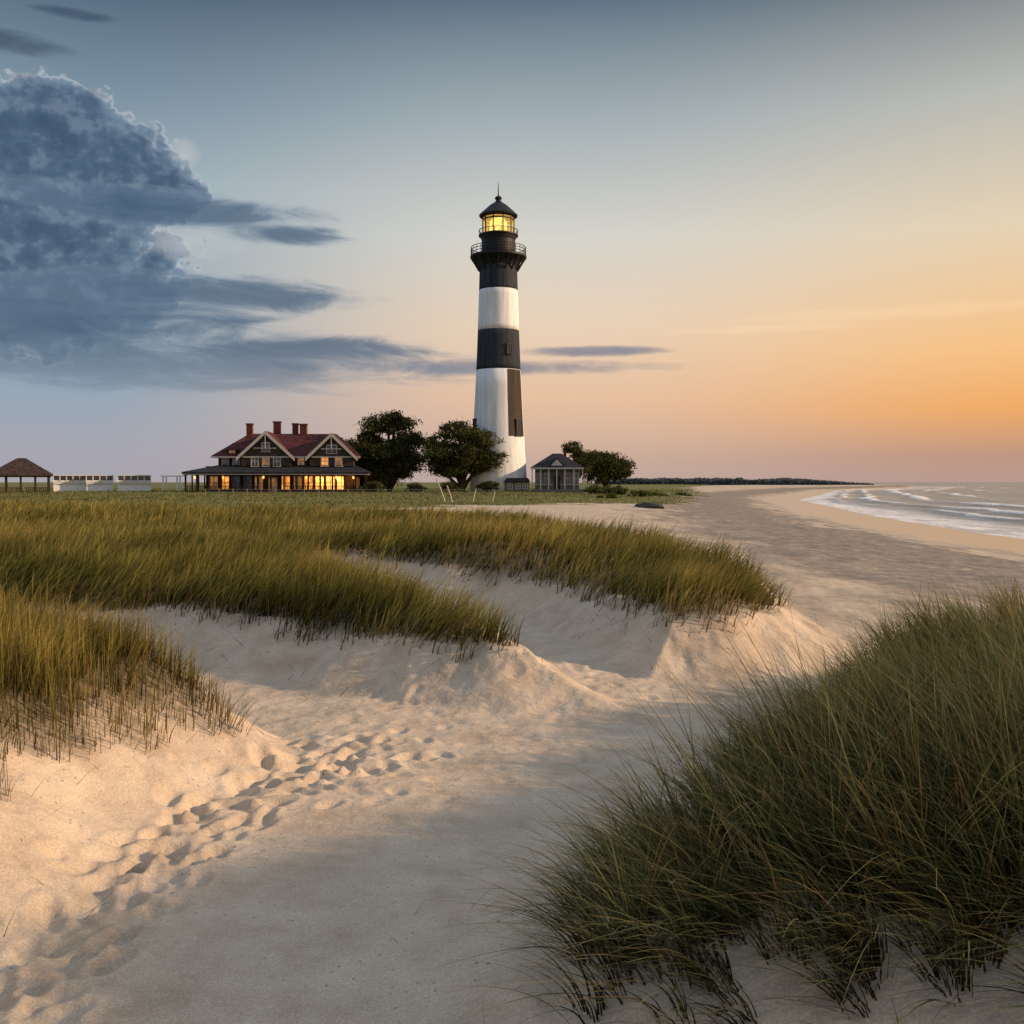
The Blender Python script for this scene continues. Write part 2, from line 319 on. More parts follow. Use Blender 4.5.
# ------------------------------------------------------------ mesh builder
class MB:
    def __init__(s): s.v=[];s.f=[]
    def poly(s,pts): 
        i=len(s.v); s.v+= [tuple(p) for p in pts]; s.f.append(tuple(range(i,i+len(pts)))); return s
    def box(s,x0,x1,y0,y1,z0,z1):
        i=len(s.v); s.v+=[(x0,y0,z0),(x1,y0,z0),(x1,y1,z0),(x0,y1,z0),(x0,y0,z1),(x1,y0,z1),(x1,y1,z1),(x0,y1,z1)]
        s.f+=[tuple(i+a for a in q) for q in ((3,2,1,0),(4,5,6,7),(0,1,5,4),(1,2,6,5),(2,3,7,6),(3,0,4,7))]; return s
    def prism(s,xz,y0,y1):
        n=len(xz); i=len(s.v); s.v+=[(a,y0,c) for a,c in xz]+[(a,y1,c) for a,c in xz]
        s.f.append(tuple(range(i,i+n))); s.f.append(tuple(range(i+2*n-1,i+n-1,-1)))
        for k in range(n): s.f.append((i+k,i+n+k,i+n+(k+1)%n,i+(k+1)%n))
        return s
    def lathe(s,prof,n=40,cx=0,cy=0,caps=True):
        i=len(s.v)
        for r,z in prof:
            for k in range(n):
                a=2*math.pi*k/n; s.v.append((cx+r*math.cos(a),cy+r*math.sin(a),z))
        for j in range(len(prof)-1):
            for k in range(n):
                s.f.append((i+j*n+k,i+j*n+(k+1)%n,i+(j+1)*n+(k+1)%n,i+(j+1)*n+k))
        if caps: s.f.append(tuple(i+k for k in range(n-1,-1,-1))); s.f.append(tuple(i+(len(prof)-1)*n+k for k in range(n)))
        return s
    def tube(s,pts,rad,n=7):
        pts=[Vector(p) for p in pts]; i=len(s.v)
        for j,p in enumerate(pts):
            d=(pts[min(j+1,len(pts)-1)]-pts[max(j-1,0)]).normalized()
            a=d.cross(Vector((1,.2,.05)) if abs(d.z)>.8 else Vector((0,0,1))).normalized(); b_=d.cross(a)
            for k in range(n):
                q=2*math.pi*k/n; s.v.append(tuple(p+(a*math.cos(q)+b_*math.sin(q))*rad[j]))
        for j in range(len(pts)-1):
            for k in range(n): s.f.append((i+j*n+k,i+j*n+(k+1)%n,i+(j+1)*n+(k+1)%n,i+(j+1)*n+k))
        s.f.append(tuple(i+k for k in range(n))); s.f.append(tuple(i+(len(pts)-1)*n+k for k in range(n))); return s
    def build(s,name,mat,parent=None,smooth=False,label=None):
        me=bpy.data.meshes.new(name); me.from_pydata(s.v,[],s.f); me.update()
        if smooth: me.shade_smooth()
        me.materials.append(mat); o=bpy.data.objects.new(name,me); C.objects.link(o)
        if parent: o.parent=parent
        if label: o['label']=label
        return o
def thing(name,label,cat,loc,rz=0,group=None):
    o=bpy.data.objects.new(name,None); C.objects.link(o); o.location=loc; o.rotation_euler=(0,0,rz); o['label']=label; o['category']=cat
    if group:o['group']=group
    return o
M={}
M['white']=simple('white_paint',(.80,.80,.80),.7,.08,1.2,.1)
M['iron']=simple('black_iron',(.012,.012,.013),.55,.3,4,.1,spec=.25)
M['red']=simple('maroon_roof',(.080,.027,.027),.85,.35,1.5,.4,spec=.15)
M['slate']=simple('slate_roof',(.030,.032,.040),.85,.3,1.5,.4,spec=.12)
M['brown']=simple('brown_siding',(.032,.020,.017),.85,.3,2,.3,spec=.15)
M['gwall']=simple('gable_shingle',(.060,.044,.038),.85,.3,2,.3,spec=.15)
M['greywall']=simple('grey_siding',(.13,.125,.125),.8,.2,2,.3)
M['brick']=simple('brick_red',(.13,.042,.03),.9,.3,5,.4,spec=.15)
M['trim']=simple('cream_trim',(.50,.45,.42),.7,.1,3,.1)
M['wood']=simple('weathered_wood',(.24,.20,.15),.8,.25,5,.4)
M['darkwood']=simple('dark_wood',(.04,.026,.02),.8,.3,4,.3,spec=.2)
M['bark']=simple('bark',(.045,.034,.026),.9,.3,5,.6,spec=.1)
M['rock']=simple('rock',(.05,.047,.042),.9,.3,4,.6)
M['warm']=emis('lit_pane',(1,.36,.06,1),1.3); M['hot']=emis('bright_pane',(1,.42,.08,1),3.4); M['warm_dim']=emis('dim_pane',(1,.45,.15,1),.32); M['dark']=emis('faint_glow_pane',(.10,.13,.17,1),.18)  # last one: unlit panes given a faint bluish glow of their own
M['lamp']=emis('lantern_light',(1,.75,.20,1),3.2); 
def panemat():
    m=bpy.data.materials.new('lantern_pane'); m.use_nodes=True; t=NT(m.node_tree); out=t.n('ShaderNodeOutputMaterial')
    tr=t.n('ShaderNodeBsdfTransparent'); e=t.n('ShaderNodeEmission'); e.inputs[0].default_value=(1,.58,.10,1); e.inputs[1].default_value=.85
    mx=t.n('ShaderNodeMixShader'); mx.inputs[0].default_value=.6; t.l(tr.outputs[0],mx.inputs[1]); t.l(e.outputs[0],mx.inputs[2]); t.l(mx.outputs[0],out.inputs[0]); return m
M['pane']=panemat()
def window(parent,cx,cz,w,h,y,mat,trim=None,cross=True,side=0):
    f=MB(); tw=min(.13,w*.14)
    def bx(a0,a1,z0,z1,d0,d1):
        if side: f.box(y+min(d0*-side,d1*-side),y+max(d0*-side,d1*-side),a0,a1,z0,z1)
        else: f.box(a0,a1,y+d0,y+d1,z0,z1)
    bx(cx-w/2-tw,cx-w/2,cz-h/2-tw,cz+h/2+tw,-.10,-.004); bx(cx+w/2,cx+w/2+tw,cz-h/2-tw,cz+h/2+tw,-.10,-.004)
    bx(cx-w/2,cx+w/2,cz+h/2,cz+h/2+tw,-.09,-.004); bx(cx-w/2-tw*1.4,cx+w/2+tw*1.4,cz-h/2-tw*1.9,cz-h/2-tw*1.02,-.15,-.004)
    if cross: bx(cx-.05,cx+.05,cz-h/2,cz+h/2,-.07,-.035); bx(cx-w/2,cx+w/2,cz-.05,cz+.05,-.08,-.04)
    fr=f.build('window',trim or M['trim'],parent)
    p=MB()
    if side: p.box(y+min(.03*side,.005*side),y+max(.03*side,.005*side),cx-w/2,cx+w/2,cz-h/2,cz+h/2)
    else: p.box(cx-w/2,cx+w/2,y-.03,y-.005,cz-h/2,cz+h/2)
    p.build('pane',mat,fr)
def hip(x0,x1,y0,y1,ez,xa,xb,ym,rz,th=.3):
    mb=MB(); a=[(x0,y0,ez),(x1,y0,ez),(x1,y1,ez),(x0,y1,ez)]; r=[(xa,ym,rz),(xb,ym,rz)]
    mb.poly([a[0],a[1],r[1],r[0]]).poly([a[1],a[2],r[1]]).poly([a[2],a[3],r[0],r[1]]).poly([a[3],a[0],r[0]])
    lo=[(p[0],p[1],p[2]-th) for p in a]
    for i in range(4): mb.poly([lo[i],lo[(i+1)%4],a[(i+1)%4],a[i]])
    mb.poly(lo[::-1]); return mb
# ------------------------------------------------------------ lighthouse
LY=170; k=LY/F; LX=(498.5-512)*k
lz=EYE-(489-HZ)*k
lh=thing('lighthouse','tall lighthouse tower with black and white bands and a glowing lantern','lighthouse',(LX,LY,lz))
H=lambda py:(489-py)*k
rad=lambda py:(18.6+(py-268)/(489-268)*(29-18.6)-1.3*math.sin(math.pi*(py-268)/221))*k
def shaft(pa,pb,name,mat,extra=0,lab=None):
    n=8; MB().lathe([(rad(pb+(pa-pb)*i/n)+extra,H(pb+(pa-pb)*i/n)) for i in range(n+1)],56).build(name,mat,lh,True,lab)
def m_tower(name,c1,c2,spec=.3):
    m,t,b,out=newmat(name); pos=t.n('ShaderNodeNewGeometry').outputs['Position']
    mp=t.n('ShaderNodeMapping'); t.l(pos,mp.inputs[0]); mp.inputs['Scale'].default_value=(1.4,1.4,.12)
    n=t.noise(mp.outputs[0],1.2,6,.7); c=t.ramp(n,[(.3,c1),(.6,c2)])
    t.l(c,b.inputs['Base Color']); b.inputs['Roughness'].default_value=.75; b.inputs['Specular IOR Level'].default_value=spec
    bp=t.n('ShaderNodeBump'); bp.inputs['Strength'].default_value=.25; t.l(t.noise(pos,2.5,5),bp.inputs['Height']); t.l(bp.outputs[0],b.inputs['Normal']); return m
tw=m_tower('tower_white',(.54,.55,.57,1),(.76,.78,.81,1)); tb=m_tower('tower_black',(.016,.019,.028,1),(.042,.047,.060,1),.12)
shaft(492,371,'white_band',tw); shaft(371,332,'black_band',tb); shaft(332,292,'white_band',tw); shaft(292,268,'black_band',tb)
pb=MB(); A0,A1=R(-66),R(-14); n=10
for j in range(13):
    py=437-(437-371.5)*j/12
    for q in range(n+1):
        a=A0+(A1-A0)*q/n; pb.v.append(((rad(py)+.05)*math.cos(a),(rad(py)+.05)*math.sin(a),H(py)))
for j in range(12):
    for q in range(n): a=j*(n+1)+q; pb.f.append((a,a+1,a+n+2,a+n+1))
pb.build('wall_panel',m_tower('dark_patch',(.020,.015,.012,1),(.065,.05,.038,1),.15),lh,True,'dark brown patch down the right side of the shaft')
def shaft_window(ang,py,w=.9,h=1.9):
    r=rad(py)+.05
    f=MB(); f.box(-w/2-.18,-w/2,-.16,.2,-h/2,h/2).box(w/2,w/2+.18,-.16,.2,-h/2,h/2).box(-w/2-.25,w/2+.25,-.2,.2,h/2,h/2+.25).box(-w/2-.25,w/2+.25,-.25,.2,-h/2-.2,-h/2).box(-.04,.04,-.12,.1,-h/2,h/2).box(-w/2,w/2,-.11,.09,-.04,.04)
    o=f.build('window',M['iron'],lh); o.location=(r*math.cos(ang),r*math.sin(ang),H(py)); o.rotation_euler=(0,0,ang+math.pi/2)
    MB().box(-w/2,w/2,-.06,.05,-h/2,h/2).build('pane',M['dark'],o)
shaft_window(R(-38),429,1.2,2.4); shaft_window(R(-158),425,.7,1.4); shaft_window(R(-60),352,.7,1.4)
c=k
MB().lathe([(19*c,H(268)),(20*c,H(266)),(21.5*c,H(264)),(25.5*c,H(261.2)),(27.5*c,H(260.3)),(28*c,H(260)),(28*c,H(258.2))],56).build('gallery_deck',M['iron'],lh)
for q in range(16):
    a=2*math.pi*q/16; MB().tube([(18.9*c*math.cos(a),18.9*c*math.sin(a),H(273)),(23*c*math.cos(a),23*c*math.sin(a),H(266)),(26.5*c*math.cos(a),26.5*c*math.sin(a),H(260.8))],[.16,.16,.16],5).build('bracket',M['iron'],lh)
def ring(mb,r,z,th,n=48):
    mb.lathe([(r-th,z-th),(r+th,z-th),(r+th,z+th),(r-th,z+th),(r-th,z-th)],n,caps=False)
rl=MB(); 
for zz in (250,252.6,255.4): ring(rl,27.2*c,H(zz),.045)
for q in range(28):
    a=2*math.pi*q/28; rl.tube([(27.2*c*math.cos(a),27.2*c*math.sin(a),H(258.4)),(27.2*c*math.cos(a),27.2*c*math.sin(a),H(249.7))],[.045,.045],5)
rl.build('gallery_railing',M['iron'],lh)
MB().lathe([(17.5*c,H(258.2)),(17*c,H(256)),(16.6*c,H(243)),(17.4*c,H(241)),(18.2*c,H(239)),(18.2*c,H(237.6))],40).build('watch_room',M['iron'],lh,False)
r2=MB()
ring(r2,19.2*c,H(233),.045)
MB().lathe([(19.6*c,H(238.6)),(19.6*c,H(237.4))],40).build('upper_deck',M['iron'],lh)
for q in range(18):
    a=2*math.pi*q/18; r2.tube([(19.2*c*math.cos(a),19.2*c*math.sin(a),H(237.4)),(19.2*c*math.cos(a),19.2*c*math.sin(a),H(232.8))],[.045,.045],5)
r2.build('upper_railing',M['iron'],lh)
MB().lathe([(15.2*c,H(237.3)),(15.2*c,H(219.4))],10,caps=False).build('lantern_glass',M['pane'],lh)
lf=MB()
for q in range(10):
    a=2*math.pi*q/10; lf.tube([(15.5*c*math.cos(a),15.5*c*math.sin(a),H(237.4)),(15.5*c*math.cos(a),15.5*c*math.sin(a),H(219))],[.11,.11],6)
for zz in (236.8,222.6,219.8): ring(lf,15.4*c,H(zz),.11,10)
lf.build('lantern_frame',M['iron'],lh)
MB().lathe([(6*c,H(236)),(8.5*c,H(232)),(8.5*c,H(224)),(6*c,H(221))],20).build('lamp',M['lamp'],lh,True)
MB().lathe([(18.8*c,H(219.3)),(19.3*c,H(218)),(15*c,H(214)),(9*c,H(208.5)),(4*c,H(205)),(2.6*c,H(204)),(2.6*c,H(202.6)),(3.6*c,H(201.3)),(2.9*c,H(199.6)),(1*c,H(198.6))],40).build('lantern_roof',M['iron'],lh)
MB().tube([(0,0,H(199)),(0,0,H(186))],[.12,.05],6).build('lightning_rod',M['iron'],lh)
# ------------------------------------------------------------ house
HY=160; k=HY/F; HX=(275-512)*k; hzz=EYE-(494.5-HZ)*k
ho=thing('house','large dark Victorian house with maroon roof, pale gables and a lit wraparound porch','house',(HX,HY,hzz),R(3))
X_=lambda px:(px-275)*k
Hh=lambda py:(494.5-py)*k
MB().box(X_(184),X_(367),-.2,16,-.6,.45).build('foundation',M['darkwood'],ho)
MB().box(X_(203),X_(351),2.6,13.4,.45,Hh(466)).build('wall',M['brown'],ho)
MB().box(X_(215),X_(352.2),2.95,13.05,Hh(466),Hh(455.6)).build('wall',M['brown'],ho,False,'upper storey wall')
def skirt(x0,x1,y0,y1,z0,X0,X1,Y0,Y1,z1):
    mb=MB(); a=[(x0,y0,z0),(x1,y0,z0),(x1,y1,z0),(x0,y1,z0)]; b=[(X0,Y0,z1),(X1,Y0,z1),(X1,Y1,z1),(X0,Y1,z1)]
    for i in range(4): mb.poly([a[i],a[(i+1)%4],b[(i+1)%4],b[i]])
    lo=[(p[0],p[1],p[2]-.28) for p in a]
    for i in range(4): mb.poly([lo[i],lo[(i+1)%4],a[(i+1)%4],a[i]])
    mb.poly(lo[::-1]); mb.poly(b); return mb
skirt(X_(184),X_(369),-.5,16.3,Hh(472),X_(214),X_(353),2.9,13.2,Hh(465)).build('porch_roof',M['slate'],ho)
MB().box(X_(185),X_(367.6),-.36,-.12,Hh(474.9),Hh(473.8)).box(X_(185),X_(186.2),-.1,15.5,Hh(474.9),Hh(473.8)).box(X_(366.4),X_(367.6),-.1,15.5,Hh(474.9),Hh(473.8)).build('porch_beam',M['trim'],ho)
for p in [187,198,210,222,234,246,258,271,284,296,308,320,332,344,355,365]: MB().box(X_(p)-.13,X_(p)+.13,-.05,.17,.45,Hh(474.9)).box(X_(p)-.35,X_(p)+.35,-.02,.12,Hh(475.8),Hh(475)).build('porch_post',M['brown'],ho)
for p in (187,365):
    for yy in (4,8,12,15): MB().box(X_(p)-.1,X_(p)+.1,yy-.1,yy+.1,.45,Hh(474.9)).build('porch_post',M['brown'],ho)
rl=MB()
for a,b_ in ((187,258),(284,365)):
    rl.box(X_(a),X_(b_),.02,.1,1.32,1.42).box(X_(a),X_(b_),.02,.1,.6,.68)
    x=X_(a)+.3
    while x<X_(b_): rl.box(x-.05,x+.05,.03,.09,.68,1.32); x+=.26
rl.build('porch_railing',M['darkwood'],ho)
MB().box(X_(262),X_(281),-1.6,-.2,-.6,.15).box(X_(262),X_(281),-1.0,-.22,.15,.38).build('porch_steps',M['darkwood'],ho)
ez=Hh(455.6); rz_=Hh(431.5)
x0,x1,y0,y1=X_(209),X_(358),2.2,13.8
roof=hip(x0,x1,y0,y1,ez,X_(240),X_(330),8,rz_).build('roof',M['red'],ho)
MB().box(x0-.08,x1+.08,y0-.1,y0-.01,ez-.34,ez-.06).build('roof_trim',M['trim'],roof)
def gable(pc,hw,pyE,pyA,yf,yb,win):
    xl,xr,xc=X_(pc-hw),X_(pc+hw),X_(pc); ze,za=Hh(pyE),Hh(pyA); ov=.35
    sl=(za-ze)/(xc-xl)
    MB().prism([(xl+.3,Hh(466)+.02),(xr-.3,Hh(466)+.02),(xr-.3,ze+.3*sl-.1),(xc,za-.12),(xl+.3,ze+.3*sl-.1)],yf,yb).build('gable_wall',M['gwall'],ho)
    th=.25
    rr=MB().prism([(xl-ov,ze-ov*sl),(xc,za),(xr+ov,ze-ov*sl),(xr+ov,ze-ov*sl+th),(xc,za+th),(xl-ov,ze-ov*sl+th)],yf-.5,yb+2).build('gable_roof',M['red'],ho)
    tt=.42
    MB().prism([(xl-ov,ze-ov*sl-tt+.1),(xc,za-tt+.1),(xr+ov,ze-ov*sl-tt+.1),(xr+ov,ze-ov*sl+th+.02),(xc,za+th+.02),(xl-ov,ze-ov*sl+th+.02)],yf-.62,yf-.51).build('gable_trim',M['trim'],rr)
    MB().prism([(xl+.6,ze+.6*sl-.62),(xr-.6,ze+.6*sl-.62),(xr-.6,ze+.6*sl-.40),(xl+.6,ze+.6*sl-.40)],yf-.13,yf-.01).build('gable_trim',M['trim'],rr)
    br=MB()
    for s in (-1,1): br.tube([(xc+s*hw*.42*k,yf-.56,ze+(za-ze)*.36),(xc,yf-.56,ze+(za-ze)*.36),(xc,yf-.56,za-.4)],[.06,.06,.06],5)
    br.build('gable_brace',M['trim'],rr)
    for w in win: window(ho,X_(w[0]),Hh(w[1]),w[2],w[3],yf,w[4])
gable(264,27,457,432,1.9,7,[(264,446.5,1.1,1.2,M['dark']),(253,461,1.0,1.3,M['dark']),(264,461,1.0,1.3,M['warm_dim']),(275,461,1.0,1.3,M['dark'])])
gable(330,24,457,434,1.9,7,[(330,448.5,1.5,1.1,M['dark']),(323,461,1.0,1.3,M['warm']),(337,461,1.0,1.3,M['warm_dim'])])
hip(X_(222),X_(236),2.4,6,Hh(449),X_(228.5),X_(229.5),4,Hh(442),.15).build('dormer_roof',M['red'],ho); MB().box(X_(223.5),X_(234.5),2.9,6,Hh(455),Hh(449.3)).build('dormer_wall',M['gwall'],ho); window(ho,X_(229),Hh(451.8),.8,.55,2.9,M['warm_dim'])
for p,mt in ((222,'dark'),(233,'dark'),(298,'warm_dim')): window(ho,X_(p),Hh(460.8),.9,1.2,2.95,M[mt])
for p,mt in ((211,'warm_dim'),(222,'warm'),(233,'dark'),(245,'dark'),(256,'warm_dim'),(283,'warm'),(295,'warm_dim'),(306,'warm'),(317,'hot'),(328,'hot'),(339,'hot')): window(ho,X_(p),Hh(483),1.3,2.1,2.6,M[mt],M['brown'])
dr=MB().box(X_(270)-.7,X_(270)+.7,2.5,2.59,.46,2.75).build('door',M['trim'],ho); MB().box(X_(270)-.45,X_(270)+.45,2.46,2.495,1.3,2.5).build('pane',M['warm_dim'],dr); MB().box(X_(270)+.5,X_(270)+.6,2.42,2.49,1.3,1.5).build('handle',M['iron'],dr)
for yy in (5,8,11): window(ho,yy,Hh(483),1.1,1.9,X_(351),M['warm'],side=1)
for p,w,pt,yy in ((241,6,421,7),(267,7,418,9),(286,5.5,420,9),(296,7,421,7.5)):
    MB().box(X_(p-w/2),X_(p+w/2),yy,yy+1,Hh(447),Hh(pt+1.5)).build('chimney',M['brick'],roof); MB().box(X_(p-w/2)-.1,X_(p+w/2)+.1,yy-.1,yy+1.1,Hh(pt+1.48),Hh(pt)).build('chimney_cap',M['brick'],ho)
for i,(p,e) in enumerate(((194,8),(222,25),(262,14),(305,90),(320,230),(335,260),(352,170))):
    MB().lathe([(.05,Hh(476)),(.16,Hh(476.6)),(.16,Hh(478.2)),(.05,Hh(478.8))],10,X_(p),1.3).build('porch_lamp',M['hot'],ho)
    if e>9:
        pd=bpy.data.lights.new('porch_light','POINT'); pd.energy=e; pd.color=(1,.42,.10); pd.shadow_soft_size=.2
        q=bpy.data.objects.new('porch_light',pd); q.parent=ho; q.location=(X_(p),1.3,Hh(480)); C.objects.link(q)
# ------------------------------------------------------------ cottage
CY=166; k=CY/F; cx0=(556-512)*k; cz=EYE-(490-HZ)*k
co=thing('cottage','small grey cottage with dark hipped roof and white porch posts beside the lighthouse','cottage',(cx0,CY,cz),R(-4))
X2=lambda p:(p-556)*k
H2=lambda p:(490-p)*k
MB().box(X2(535),X2(579),0,7,-.5,H2(468)).build('wall',M['greywall'],co)
cr=hip(X2(531),X2(584),-1.6,7.8,H2(467.5),X2(552),X2(561),3.2,H2(453),.2).build('roof',M['slate'],co)
MB().box(X2(563),X2(566),3,3.6,H2(459),H2(450)).build('chimney',M['brick'],cr)
MB().box(X2(531),X2(584),-1.7,-1.61,H2(469.2),H2(467.7)).build('roof_trim',M['trim'],cr)
dg=MB().prism([(X2(549),H2(466)),(X2(565),H2(466)),(X2(557),H2(457.5))],-1.3,2).build('gable_roof',M['slate'],co)
MB().prism([(X2(551),H2(465.8)),(X2(563),H2(465.8)),(X2(557),H2(459.4))],-1.36,-1.31).build('gable_wall',M['trim'],dg)
for p in (532.5,541,549,557,565,574,582.5): MB().box(X2(p)-.09,X2(p)+.09,-1.5,-1.3,-.1,H2(469.3)).build('porch_post',M['trim'],co)
MB().box(X2(531.5),X2(583.5),-1.6,-.01,-.5,.12).build('porch_floor',M['greywall'],co)
MB().box(X2(532.5),X2(553),-1.42,-1.35,.85,.95).box(X2(561),X2(582.5),-1.42,-1.35,.85,.95).build('porch_rail',M['trim'],co)
for p in (539,547,567,575): window(co,X2(p),H2(478.5),.85,1.7,0,M['dark'],M['trim'])
MB().box(X2(557)-.45,X2(557)+.45,-.09,-.01,.12,2.3).build('door',M['darkwood'],co)
ew=thing('shed','low dark shed with shallow roof between the lighthouse and the grey cottage','shed',((518-512)*k,CY-1,cz))
X3=lambda p:(p-518)*k
MB().box(X3(505),X3(529),0,4,-.4,H2(482)).build('wall',M['greywall'],ew)
MB().prism([(X3(503.5),H2(482)),(X3(530.5),H2(482)),(X3(528),H2(478)),(X3(507),H2(478))],-.4,4.4).build('roof',M['slate'],ew)
for p in (510,518,525): window(ew,X3(p),H2(486),.7,.7,0,M['dark'],M['trim'])
# ------------------------------------------------------------ gazebo
GY=150;k=GY/F; gx=(23-512)*k; gz=EYE-(496-HZ)*k
k*=.95
ga_=thing('gazebo','open gazebo pavilion with dark hipped roof at the far left','gazebo',(gx,GY,gz),R(26))
X4=lambda p:(p-22)*k
H4=lambda p:(496-p)*k*1.05
MB().box(X4(-8),X4(48),0,7,-.5,.3).build('floor',M['darkwood'],ga_)
hip(X4(-11),X4(51),-.8,7.8,H4(474),X4(17),X4(25),3.5,H4(457.5)).build('roof',simple('brown_shingle',(.05,.032,.028),.85,.4,2,.4,spec=.15),ga_)
for p in (-7,6,20,34,47):
    for yy in (.15,6.8): MB().box(X4(p)-.13,X4(p)+.13,yy-.1,yy+.14,.3,H4(475.9)).build('post',M['darkwood'],ga_)
rl=MB()
for a_,b_ in ((-7,20),(24,47)):
    rl.box(X4(a_),X4(b_),.1,.18,1.2,1.3).box(X4(a_),X4(b_),.1,.18,.45,.52); x=X4(a_)+.2
    while x<X4(b_): rl.box(x-.05,x+.05,.12,.17,.52,1.2); x+=.26
rl.build('railing',M['darkwood'],ga_)
MB().box(X4(-9),X4(49),-.3,-.12,H4(477.2),H4(476)).build('beam',M['darkwood'],ga_)
# ------------------------------------------------------------ low white cabins
WY=168
for pc,hw,nw,lb in ((70,15,5,'leftmost of the three low white cabins left of the house'),(100,12.5,4,'middle of the three low white cabins left of the house'),(134.5,15.5,5,'rightmost of the three low white cabins left of the house')):
    k=WY/F; wz=EYE-(495-HZ)*k
    wb=thing('cabin',lb,'cabin',((pc-512)*k,WY,wz),R(22))
    w_=hw*k*1.0; H5=lambda p:(495-p)*k
    MB().box(-w_,w_,0,3,-.5,H5(475.6)).build('wall',M['white'],wb)
    MB().box(-w_-.1,w_+.1,-.25,3.2,H5(475.6),H5(475)).build('roof',M['white'],wb)
    for i in range(nw): window(wb,(-w_+ (i+.5)*2*w_/nw),H5(478.2),2*w_/nw*.84,.74,0,M['dark'],M['white'],False)
    MB().box(-w_,w_,-.1,-.004,H5(484.2),H5(483.4)).build('wall_trim',M['trim'],wb)
k=172/F
ar=thing('arch','small white open arch between the white cabins and the house','arch',((170-512)*k,172,wz))
X6=lambda p:(p-170)*k
for p in (163,177): 
    for yy in (0,1.6): MB().box(X6(p)-.1,X6(p)+.1,yy,yy+.2,-.4,H5(477)).build('post',M['white'],ar)
MB().box(X6(160.5),X6(179.5),-.1,.3,H5(476.95),H5(475.8)).box(X6(160.5),X6(179.5),1.5,1.9,H5(476.95),H5(475.8)).build('beam',M['white'],ar)
# ------------------------------------------------------------ trees
lmat=foliage_mat('leaf',.2)
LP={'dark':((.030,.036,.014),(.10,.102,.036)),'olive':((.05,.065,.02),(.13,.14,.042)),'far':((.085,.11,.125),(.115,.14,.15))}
def leaves(name,P,size,pal,parent):
    n=len(P); a=rng.normal(size=(n,3)); a/=np.linalg.norm(a,axis=1)[:,None]; b=rng.normal(size=(n,3)); b-=a*(a*b).sum(1)[:,None]; b/=np.linalg.norm(b,axis=1)[:,None]
    s=size*rng.uniform(.5,1.2,n)[:,None]; co=np.stack([P-a*s,P-b*s*.5,P+a*s,P+b*s*.5],1).astype(np.float32)
    me=bpy.data.meshes.new(name); me.vertices.add(4*n); me.vertices.foreach_set('co',co.ravel()); me.loops.add(4*n); me.loops.foreach_set('vertex_index',np.arange(4*n,dtype=np.int32)); me.polygons.add(n); me.polygons.foreach_set('loop_start',(np.arange(n)*4).astype(np.int32)); me.update(calc_edges=True)
    c1,c2=[np.array(q) for q in LP[pal]]; r=np.clip(rng.random(n)*.6+(fbm(P[:,0]*.8+P[:,1]*.3,P[:,2]*1.1,3,17)+.5)*.9-.25,0,1)[:,None]
    cc=np.ones((n,4,4),np.float32); cc[:,:,:3]=(c1*(1-r)+c2*r)[:,None,:]
    A=me.attributes.new('tint','FLOAT_COLOR','POINT'); A.data.foreach_set('color',cc.ravel())
    me.materials.append(lmat); o=bpy.data.objects.new(name,me); C.objects.link(o); o.parent=parent; return o
def tree(name,label,cat,pxb,pyb,Yd,blobs,trunkr,pal,dens=1.,leaf=.24,crown='crown',stem='trunk',sub=26,group=None,flat=.45):
    k=Yd/F; x0=(pxb-512)*k; z0=hz(x0,Yd)-.1
    root=thing(name,label,cat,(x0,Yd,z0),0,group)
    pts=[]; tb_=MB(); 
    for (bx,by,rx,ry) in blobs:
        cx=(bx-pxb)*k; cz=EYE-(by-HZ)*k-z0; rx*=k; ry*=k
        ns=max(6,int(sub*rx*ry/6)); 
        for i in range(ns):
            d=rng.normal(size=3); d/=np.linalg.norm(d); d[2]=abs(d[2])*(1 if rng.random()<.65 else -.8); rr=rng.uniform(.3,1.03)
            c=np.array([cx+d[0]*rx*rr,d[1]*rx*.8*rr,cz+d[2]*ry*rr]); s=rng.uniform(.17,.34)*min(rx,ry*1.6)
            nl=int(80*dens*(s/leaf/2)**1.6)+12; q=rng.normal(size=(nl,3))*[s*.85,s*.85,s*flat]; pts.append(c+q)
            if i%5==0:
                tb_.tube([(cx*.6,0,cz-ry*.9),(cx*.8+c[0]*.2,c[1]*.4,(cz-ry*.5)),(c[0],c[1],c[2])],[trunkr*.3,trunkr*.2,.03],5)
        tb_.tube([(random.uniform(-.1,.1),0,(cz-ry)*.15),(cx*.25,.1,(cz-ry)*.5),(cx*.6,0,cz-ry*.9),(cx,.2,cz)],[trunkr*.8,trunkr*.65,trunkr*.45,.06],7)
    tb_.lathe([(trunkr*1.5,-.3),(trunkr*1.05,.3),(trunkr*.85,1.0)],9)
    tb_.build(stem,M['bark'],root,True)
    leaves(crown,np.concatenate(pts),leaf,pal,root)
    return root
tree('oak_tree','dark rounded tree directly behind the right end of the house','tree',358,492,178,[(346,452,17,14),(360,462,21,16),(338,446,12,8),(372,474,22,14),(352,478,20,12)],.4,'dark')
tree('pine_tree','tallest tree with rounded spreading crown, right of the house','tree',390,490,170,[(388,426,28,11),(369,440,18,9),(408,439,18,10),(398,418,14,6),(384,452,31,12),(405,463,20,11),(374,468,20,11),(392,474,22,8)],.5,'dark')
tree('pine_tree','broad low dark tree just left of the lighthouse','tree',462,490,166,[(458,432,22,9),(439,445,17,10),(478,443,24,10),(462,456,36,11),(493,457,15,8),(437,466,17,10),(476,468,26,10),(456,471,24,9)],.5,'dark')
tree('pine_tree','slim dark tree rising behind the grey cottage','tree',576,488,200,[(574,450,12,7),(584,459,13,8),(580,470,12,10)],.3,'dark')
